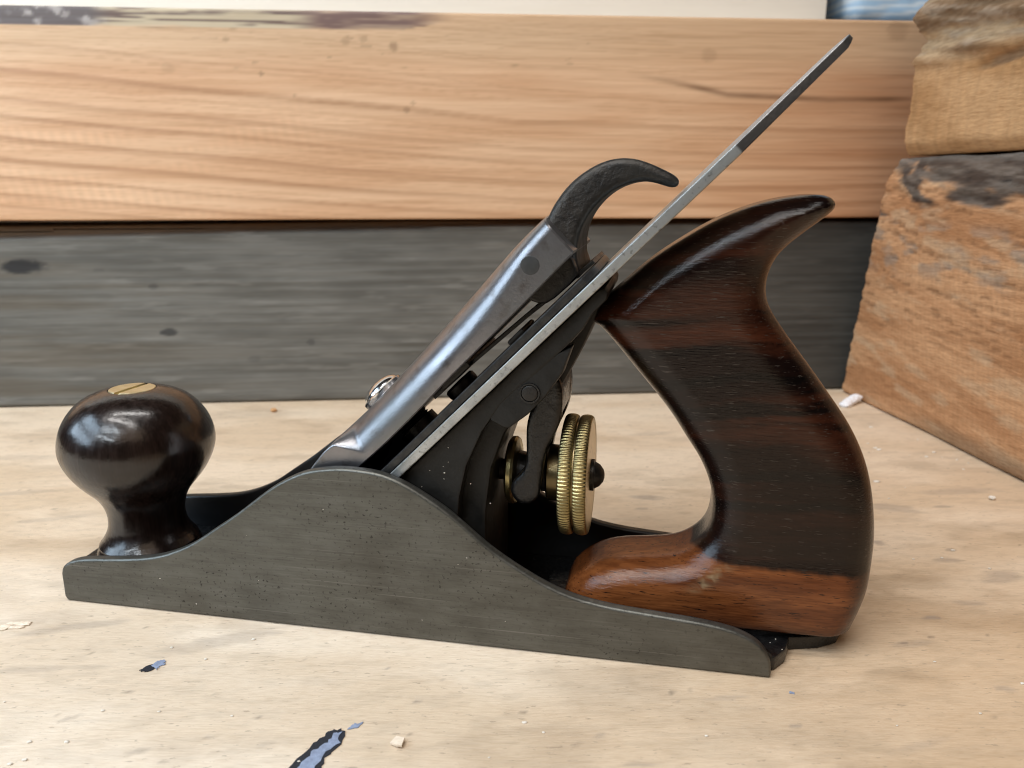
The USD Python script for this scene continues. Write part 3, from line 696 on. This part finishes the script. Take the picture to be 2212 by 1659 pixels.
# y shaped adjusting lever, its fork round the barrel
lev = smooth_curve([(123.2, 63.5), (122.4, 58.0), (120.9, 53.5), (120.2, 48.0), (120.2, 42.0), (119.0, 39.0), (117.0, 36.6), (116.6, 33.6), (118.4, 31.3), (121.0, 31.2), (123.2, 33.2), (123.9, 36.6), (124.4, 41.5), (125.6, 46.0), (127.6, 50.5), (128.6, 55.0), (128.6, 59.5), (127.2, 63.5), (125, 65)], 4, True)
put(plane, 'adjusting_lever', cat(soft_slab(lev, 15.2, 2.6, 1.1, .5), soft_slab(lev, 30.8, 2.6, 1.1, .5), soft_slab(lev[lev[:, 1] > 50.5] if False else [(122.6, 54), (128.4, 53), (128.6, 60), (127, 64), (124, 65), (122.6, 60)], 23, 10, 1.2, .6)), 'black', smooth=True)

# brass adjusting wheel with two knurled rims, hub, collar, screw
AX = (0, MID, 36.0)


def knurled(x0, x1, R, teeth=104, depth=.24):
    th = np.linspace(0, 2 * np.pi, teeth * 6, endpoint=False)
    prof = [(R - 1.9, x0 + .02)] + [(R - .7 + .7 * math.sin(a), (x0 + x1) / 2 - (x1 - x0) / 2 * math.cos(a)) for a in np.linspace(0, math.pi, 11)] + [(R - 1.9, x1 - .02)]
    g = revolve(prof, len(th), 'x', (0, 0, 0))
    v = np.array(g.vertices)
    r = np.hypot(v[:, 1], v[:, 2]); a = np.arctan2(v[:, 2], v[:, 1])
    k = sstep(R - .75, R - .2, r) * depth * (np.abs(np.sin(a * teeth / 2)) - .5)
    v[:, 1] *= (r + k) / np.maximum(r, 1e-6); v[:, 2] *= (r + k) / np.maximum(r, 1e-6)
    v[:, 1] += AX[1]; v[:, 2] += AX[2]
    g.vertices = v
    return g


wheel = put(plane, 'adjusting_wheel', revolve([(0, 128.4), (12.8, 128.4), (13.4, 130.2), (12.9, 131.35), (12.9, 131.6), (13.4, 133.0), (13.6, 134.8), (0, 134.8)], 72, 'x', AX), 'brass_face', label='brass adjusting wheel')
put(wheel, 'knurled_rim', knurled(128.1, 131.25, 14.8), 'brass')
put(wheel, 'knurled_rim', knurled(131.65, 134.85, 14.7), 'brass')
put(wheel, 'hub', revolve([(0, 124.2), (6.4, 124.2), (7.0, 124.7), (7.0, 128.5), (0, 128.5)], 48, 'x', AX), 'brass_dark')
put(wheel, 'barrel', revolve([(0, 116.6), (5.0, 116.6), (4.7, 118.5), (4.9, 124.4), (0, 124.4)], 40, 'x', AX), 'iron_dark')
put(wheel, 'collar', revolve([(0, 114.3), (7.6, 114.3), (8.4, 114.9), (8.5, 115.9), (8.1, 116.5), (5.0, 116.9), (0, 116.9)], 48, 'x', AX), 'brass')
stud = revolve([(0, 104), (2.6, 104), (2.6, 134.6), (3.8, 134.7), (3.9, 134.9), (3.9, 135.6), (3.3, 135.7), (3.25, 135.9), (2.7, 136.9), (1.6, 137.8), (.6, 138.1), (0, 138.1)], 40, 'x', AX)
put(plane, 'adjuster_stud', stud, 'iron_dark')

# cutter, cap iron
iron = np.array([(60, 3.0), (194.6, 3.0), (195.1, 3.75), (222.0, 11.6), (223.2, 12.5), (224.1, 13.6), (224.6, 15.0), (224.8, 23), (224.6, 31.0), (224.1, 32.4), (223.2, 33.5), (222.0, 34.4), (195.1, 42.25), (194.6, 43.0), (60, 43.0)])
tobed = lambda v: bed(np.c_[v[:, 0], v[:, 2], v[:, 1]])
raw = prism(iron, -2.2, 0.0, .3, steps=3)
rv = np.array(raw.vertices); up = sstep(194.7, 194.95, rv[:, 0]); rv[:, 1] = np.where(up > 0, np.maximum(rv[:, 1], -2.2 + .4 * sstep(196, 199, rv[:, 0]) + .75 * sstep(221.9, 224.8, rv[:, 0])) , rv[:, 1])
ridge = sstep(-.24, -.06, rv[:, 1])
ic = lerp(np.array((0.44, 0.455, 0.45)), lerp((0.085, 0.083, 0.082), (0.50, 0.50, 0.51), ridge), up) * (.8 + .4 * fb(rv, .25, .25, .25, 3, 150))[:, None]
raw.vertices = tobed(rv)
# the step where the upper end narrows stays crisp
sm_ = trimesh.graph.smooth_shade(trimesh.Trimesh(raw.vertices, raw.faces, process=False), angle=math.radians(32), facet_minarea=None)
from scipy.spatial import cKDTree
put(plane, 'cutting_iron', sm_, 'iron', col=ic[cKDTree(raw.vertices).query(sm_.vertices)[1]], label='bright cutting iron, dark along its tapered upper end')
put(plane, 'chip_breaker', prism([(58, 3.4), (155.6, 3.4), (157.4, 6.0), (158.6, 9.0), (159.0, 23), (158.6, 37), (157.4, 40), (155.6, 42.6), (58, 42.6)], 0.12, 2.0, .4, frame=tobed), 'breaker')


def bed_disc(s, y, prof, n=40):
    g = revolve(prof, n, 'z', (0, 0, 0)); v = np.array(g.vertices) + [s, y, 0]
    g.vertices = bed(v)
    return g


gear = bed_disc(112.8, MID, [(0, 2.0), (4.2, 2.0), (4.4, 2.6), (4.4, 4.0), (3.8, 4.5), (0, 4.6)], 60)
put(plane, 'breaker_screw', gear, 'iron_dark')
put(plane, 'breaker_stop', prism([(133.0, 8), (137.6, 8), (137.6, 22), (133.0, 22)], 1.9, 3.1, .5, frame=tobed), 'iron_dark')
thread = [(0, 1.8), (5.4, 1.8), (5.4, 4.2)]
for k in range(6):
    thread += [(4.0, 4.4 + k * .8), (4.6, 4.8 + k * .8)]
thread += [(4.2, 9.4), (4.2, 14.5), (0, 14.5)]
screw = put(plane, 'cap_screw', bed_disc(96.8, MID, thread, 40), 'iron_dark')
put(screw, 'screw_head', bed_disc(96.3, MID, [(0, 14.6), (5.4, 14.7), (5.8, 15.1), (5.9, 16.2), (5.5, 16.5), (5.3, 16.55), (5.0, 17.1), (4.2, 17.8), (2.9, 18.4), (1.4, 18.7), (0, 18.75)], 56), 'chrome', smooth=45)

# lever cap: domed bar lofted along the bed
ss = np.r_[np.linspace(66, 80, 8), np.linspace(81, 92, 23), np.linspace(93, 150, 30), np.linspace(152, 157.6, 7), 158.0]
tops = PchipInterpolator([66, 75, 79, 83, 98, 110, 124, 139, 150, 158], [12.6, 13.6, 14.1, 14.5, 14.7, 15.0, 15.6, 16.4, 16.8, 16.5])
bots = PchipInterpolator([66, 74, 80, 86, 97, 107, 119, 134, 158], [2.1, 3.6, 5.4, 6.0, 5.7, 5.8, 6.2, 6.3, 6.8])
shr = PchipInterpolator([66, 83, 86, 88.5, 91.5, 130, 150, 158], [.5, .5, .9, 4.2, 7.7, 7.0, 4.2, 3.2])
shy = PchipInterpolator([66, 83, 86, 88.5, 91.5, 130, 150, 158], [.5, .5, 1.2, 6.2, 10.8, 11.0, 7.0, 4.5])
wid = PchipInterpolator([66, 90, 158], [19.0, 19.0, 18.2])
rows = []
for i, s in enumerate(ss):
    tt, tb, r, ry, w = float(tops(s)), float(bots(s)), float(shr(s)), float(shy(s)), float(wid(s))
    r = min(r, (tt - tb) * .88)
    sink = 0.0 if i < len(ss) - 1 else .35
    sec = [(-w, tb + .3)] + [(-w, tb + .3 + (tt - r - tb - .3) * u) for u in (.5,)]
    for a in np.linspace(0, math.pi / 2, 12):
        sec.append((-w + ry * (1 - math.cos(a)), tt - r + r * math.sin(a)))
    crown = [(y, tt + .55 * (1 - (y / (w - ry)) ** 2)) for y in np.linspace(-(w - ry), w - ry, 11)[1:-1]]
    sec = sec + crown + [(-y, z) for y, z in sec[::-1]] + [(w - .3, tb), (-w + .3, tb)]
    sec = np.array(sec)
    if sink:
        c0 = np.array([0, (tt + tb) / 2]); sec = c0 + (sec - c0) * np.array([1 - sink / w, 1 - 2 * sink / (tt - tb)])
    rows.append(np.c_[np.full(len(sec), s), sec[:, 0] + MID, sec[:, 1]])
k = len(rows[0]); v = np.concatenate(rows); i = np.arange(k); j = (i + 1) % k
f = [x for a in range(len(rows) - 1) for x in (np.c_[a * k + i, a * k + j, (a + 1) * k + j], np.c_[a * k + i, (a + 1) * k + j, (a + 1) * k + i])]
c0, c1 = rows[0].mean(0), rows[-1].mean(0)
v = np.vstack([v, c0, c1])
f += [np.c_[j, i, np.full(k, len(v) - 2)], np.c_[(len(rows) - 1) * k + i, (len(rows) - 1) * k + j, np.full(k, len(v) - 1)]]
g = trimesh.Trimesh(bed(v), np.concatenate(f), process=False); g.fix_normals()
cap = put(plane, 'lever_cap', g, 'cap', smooth=32, label='domed grey lever cap')
riv = revolve([(0, -.06), (1.9, -.06), (2.15, .04), (2.15, 1.0), (0, 1.0)], 32, 'y', (0, 0, 0)); rv = np.array(riv.vertices)
riv.vertices = bed(np.c_[rv[:, 0] + 149.3, rv[:, 1] + MID - 18.35, rv[:, 2] + 11.3])
put(cap, 'rivet', riv, 'rivet')
put(cap, 'cap_spring', cat(prism([(110, 5.1), (113, 5.0), (120, 5.0), (140, 3.75), (150, 2.75), (158.8, 2.15), (158.8, 3.0), (150, 3.6), (140, 4.6), (120, 5.9), (110, 6.0)], 11, 35, .15, frame=bed),
                           prism([(114.5, 5.2), (123.0, 5.0), (123.0, 6.8), (114.5, 6.8)], 8, 38, .3, frame=bed)), 'iron_dark')

# cam lever: wide foot narrowing to a hooked finger piece
cam_pts = [(122.6, 94.5), (124.3, 97.6), (125.6, 100.2), (128.8, 105.0), (132.7, 108.3), (136.4, 110.2), (139.9, 110.9), (143.1, 110.7), (146.4, 109.7), (149.6, 108.3), (151.6, 107.2), (152.5, 106.1), (152.2, 105.1), (151.0, 104.8), (149.0, 105.3), (145.9, 106.0), (142.7, 105.7), (139.5, 104.5), (136.3, 102.2), (133.6, 98.9), (132.1, 95.6), (131.5, 92.3), (131.6, 89.2), (132.3, 86.6), (131.6, 85.2), (129.5, 88.5)]
cp = smooth_curve(cam_pts, 4, True)


def cam_half(X, Z):
    u = (X - 128) * .5 + (Z - 92) * .866
    return np.interp(u, [-6, 0, 10, 20, 40], [13.0, 12.4, 9.5, 7.6, 7.2])


finger = soft_slab(cp, MID, cam_half, 1.5, .55)
lobe = prism([(118.5, 85.5), (119.8, 82.4), (121.4, 81.0), (123.4, 80.3), (125.4, 80.3), (127.2, 81.5), (130.4, 84.4), (132.2, 86.6), (131.0, 90), (126, 94)], 8, 38, .8)
put(plane, 'cam_lever', cat(finger, lobe), 'cam', smooth=40)

# front knob and its brass nut
kp = [(0, 3.4), (12.6, 3.4), (13.6, 4.2), (13.9, 5.4), (13.6, 6.6), (12.9, 7.1), (12.7, 7.6), (13.0, 8.2), (11.9, 9.6), (10.7, 11.8), (10.1, 14.2), (10.1, 17.0), (10.7, 19.6), (12.2, 22.6), (15.2, 26.2), (18.2, 30.6), (19.7, 34.5), (19.95, 37.5), (19.2, 41.2), (17.6, 44.6), (14.6, 48.2), (11.0, 50.4), (7.6, 51.5), (6.1, 51.75)]
kc = np.array(kp[:8] + [tuple(q) for q in smooth_curve(kp[8:], 5)] + [(6.05, 50.6), (0, 50.6)])
kn = revolve(kc, 120, 'z', (10.2, MID, 0))
knob = put(plane, 'front_knob', kn, 'knob', smooth=45, label='turned dark rosewood front knob')
nut = trimesh.creation.cylinder(radius=5.95, height=2.6, sections=64)
nv = prism(np.c_[5.95 * np.cos(np.linspace(0, 2 * np.pi, 64, endpoint=False)), 5.95 * np.sin(np.linspace(0, 2 * np.pi, 64, endpoint=False))], 49.6, 51.95, .35, frame=flat)
sl = trimesh.creation.box((16, 1.5, 2.4)); sl.apply_translation((0, 0, 51.95)); sl.apply_transform(trimesh.transformations.rotation_matrix(math.radians(84), (0, 0, 1)))
import manifold3d as m3


def to_m(t):
    t = trimesh.Trimesh(t.vertices, t.faces, process=True)
    return m3.Manifold(m3.Mesh(np.asarray(t.vertices, np.float32), np.asarray(t.faces, np.uint32)))


nb = (to_m(nv) - to_m(sl)).to_mesh()
nb = trimesh.Trimesh(nb.vert_properties[:, :3], nb.tri_verts, process=False); nb.apply_translation((10.2, MID, 0))
put(knob, 'brass_nut', nb, 'nut', smooth=30)

# rear tote
tp = [(134.0, 75.7), (135.4, 78.0), (137.2, 80.1), (141.0, 83.6), (147.0, 89.0), (153.6, 93.7), (160.0, 97.6), (165.7, 100.2), (171.1, 102.0), (177.4, 103.2), (182.1, 103.3), (184.2, 102.4), (184.7, 101.0), (183.6, 99.4), (181.0, 97.2), (176.9, 93.8), (174.0, 90.6), (172.5, 87.2), (172.1, 83.8), (172.8, 80.4), (174.9, 76.8), (178.3, 72.2), (182.7, 66.6), (187.4, 60.4), (191.0, 55.5), (193.9, 50.8), (196.5, 45.2), (198.3, 39.3), (199.6, 32.4), (200.2, 25.6), (200.0, 19.4), (199.3, 13.9), (198.0, 8.7), (196.3, 3.5), (195.4, -4)]
ti = [(128.6, -4), (128.7, 3.5), (130.3, 9.3), (134.1, 13.7), (138.9, 16.4), (144.9, 17.9), (152.7, 18.9), (157.3, 20.5), (161.0, 23.4), (163.2, 26.9), (163.9, 31.6), (163.5, 35.7), (162.1, 40.1), (159.9, 44.5), (157.0, 48.8), (153.9, 53.5), (149.6, 59.0), (144.6, 64.8), (140.7, 69.4), (136.9, 73.6)]
tpoly = np.vstack([smooth_curve(tp[:-2], 4), tp[-2:], ti[:1], smooth_curve(ti[1:], 4)])


def tote_half(X, Z):
    return 11.2 + 1.3 * (1 - sstep(14, 24, Z)) + .6 * sstep(70, 90, Z)


tm = soft_slab(tpoly, MID, tote_half, 7.6, .62, cut=lambda X, Y, Z: 4.95 - Z, smooth=2)
tv = np.array(tm.vertices)
x, y, z = tv.T
g0 = np.c_[x, y, z - .07 * (x - 160) + 9 * (fb(tv, .028, .04, .02, 3, 140) - .5)]
str1 = fb(g0, .015, .1, .42, 4, 141); str2 = fb(g0, .02, .08, .11, 3, 142)
dk = lerp((0.009, 0.0047, 0.0039), (0.092, 0.025, 0.0105), sstep(.44, .70, .5 * str1 + .5 * str2) * (.25 + .75 * sstep(38, 62, z) * (1 - sstep(86, 100, z))))
dk = lerp(dk, np.array((0.038, 0.0135, 0.0075)), .6 * sstep(24, 50, z) * sstep(.4, .6, str2))
dk = lerp(dk, np.array((0.005, 0.004, 0.0038)), .92 * sstep(.56, .62, fb(g0, .008, .05, .30, 3, 143)) * (1 - sstep(84, 92, z)))
br = lerp((0.12, 0.036, 0.012), (0.235, 0.078, 0.024), sstep(.35, .7, fb(g0, .03, .08, .25, 4, 144)))
br = lerp(br, np.array((0.04, 0.015, 0.009)), .9 * sstep(.50, .66, fb(tv, .06, .08, .16, 4, 145)) * sstep(150, 175, x))
br = lerp(br, np.array((0.05, 0.02, 0.011)), .7 * (1 - sstep(5.5, 9.5, z + 3 * (str2 - .5))))
br = lerp(br, np.array((0.035, 0.016, 0.010)), .85 * sstep(193, 198, x))
line = np.interp(x, [120, 150, 156, 162, 170, 180, 200], [26.5, 25.5, 22.6, 21.8, 20.6, 20.0, 20.3]) + 2.0 * (fb(tv, .25, .2, .05, 4, 146) - .5) + np.clip((y - 12) * .05, -.3, 1)
tc = lerp(br, dk, sstep(-.8, .5, z - line + .8 * (str1 - .5)))
worn = np.exp(-(((x - 163 - (z - 16) * 1.1) / 1.6) ** 2)) * sstep(12.5, 15, z) * (1 - sstep(19, 21.5, z)) * (1 - sstep(18, 22, y))
tc = lerp(tc, np.array((0.36, 0.29, 0.17)), .6 * worn * sstep(.35, .6, fb(tv, .6, .6, .6, 3, 147)))
tote = put(plane, 'rear_tote', tm, 'tote', col=tc, label='dark rosewood rear handle with brown foot')

# ================================================================== SMALL THINGS
def crumb(name, pos, r, m, label, category, seed, flatness=.6, group=None):
    g = trimesh.creation.icosphere(subdivisions=3, radius=1.0)
    v = np.array(g.vertices)
    v *= (.7 + .6 * meshkit.fbm(v * 1.7 + seed * 7.3, 3, seed))[:, None] * np.array([r, r * .8, r * flatness])
    v[:, 2] -= v[:, 2].min() - .03
    t = thing(name, (pos[0], pos[1], 0), 0, label, category, group)
    put(t, 'body', (v, g.faces), m, smooth=50)
    return t


t = thing('wood_chip', (-22.2, 133.0, 0), 0, 'small square pale wood chip lying beside the dark paint streak', 'wood chip')
ch = prism([(-1.5, -.2), (-.5, 1.5), (1.3, .6), (1.0, -1.5), (0, -1.2)], .1, .65, .08, frame=flat); cv = np.array(ch.vertices); cv[:, 2] += .18 * cv[:, 0] + .25; ch.vertices = cv
put(t, 'chip_body', ch, 'chip', smooth=20)
fl = []
for k in range(5):
    g = trimesh.creation.icosphere(subdivisions=3, radius=1.0); v = np.array(g.vertices)
    v *= (.55 + .9 * meshkit.fbm(v * 2.2 + k * 9.1, 3, k))[:, None] * np.array([3.2, 2.2, 1.9])
    v += [(k - 2) * 2.3, (k - 2) * .9, 1.2 + .35 * k]
    fl.append(trimesh.Trimesh(v, g.faces, process=False))
t = thing('paper_scrap', (166.5, 377, 0), 20, 'scrap of white fluff on the bench at the foot of the charred block', 'scrap')
put(t, 'fluff', cat(*fl), 'fluff', smooth=50)
crumb('wood_crumb', (-113.5, 364.5), 1.5, 'crumb', 'orange crumb on the bench at the foot of the grey board', 'crumb', 1)
crumb('wood_crumb', (165.4, 256.2), 1.15, 'dust', 'white crumb on the bench right of the handle, the largest there', 'crumb', 2)
t = thing('torn_fibres', (-123.5, 175.5, 0), 0, 'patch of raised pale wood fibres at the left edge of the bench', 'splinter')
sp = []
for k in range(14):
    g = trimesh.creation.icosphere(subdivisions=2, radius=1.0); v = np.array(g.vertices)
    v *= (.5 + .9 * meshkit.fbm(v * 2 + k * 5.7, 3, k))[:, None] * np.array([1.3, .7, .35])
    sp.append(trimesh.Trimesh(v + [rng.uniform(-4, 3.5), rng.uniform(-1.5, 1.5), .15], g.faces, process=False))
put(t, 'fibres', cat(*sp), 'chip', smooth=50)
sp = []
for k in range(60):
    g = trimesh.creation.icosphere(subdivisions=1, radius=1.0); v = np.array(g.vertices)
    v *= rng.uniform(.6, 1.2, (len(v), 1)) * rng.uniform(.18, .42) * np.array([1.5, 1, .6])
    if k < 34:
        c = [rng.uniform(100, 178), rng.uniform(180, 330)]
        if k < 6:
            c = [(149.5, 311.2), (165.2, 300.3), (170.9, 305.9), (133.0, 273.0), (160.5, 340.0), (150.2, 309.0)][k]; v *= 2.4
    else:
        c = [rng.uniform(-150, 120), rng.uniform(122, 170)]
    sp.append(trimesh.Trimesh(v + [c[0], c[1], .12], g.faces, process=False))
tag(put(None, 'sawdust', cat(*sp), 'dust', smooth=True), 'fine pale sawdust specks scattered over the bench', 'sawdust', kind='stuff')
# dust caught on the plane
sp = []
for k in list(range(12)) + list(range(16, 26)) + list(range(38, 42)):
    g = trimesh.creation.icosphere(subdivisions=1, radius=1.0); v = np.array(g.vertices)
    v *= rng.uniform(.5, 1.2, (len(v), 1)) * rng.uniform(.07, .16) * np.array([1.4, .5, .8])
    if k < 16:
        px = rng.uniform(92, 116); c = [px, 4.95, rng.uniform(30, px - 56)]
        if c[2] > px - 56 or c[2] < 140 - px:
            c[2] = px - 60
    elif k < 38:
        c = [rng.uniform(20, 160), -.02, 0]; c[2] = rng.uniform(2, np.interp(c[0], wc[5:-5, 0], wc[5:-5, 1]) - 2)
    else:
        c = [rng.uniform(176, 181), rng.uniform(6, 12), 3.45]
    sp.append(trimesh.Trimesh(v + c, g.faces, process=False))
tag(put(plane, 'dust_specks', cat(*sp), 'dust', smooth=True), kind='stuff')
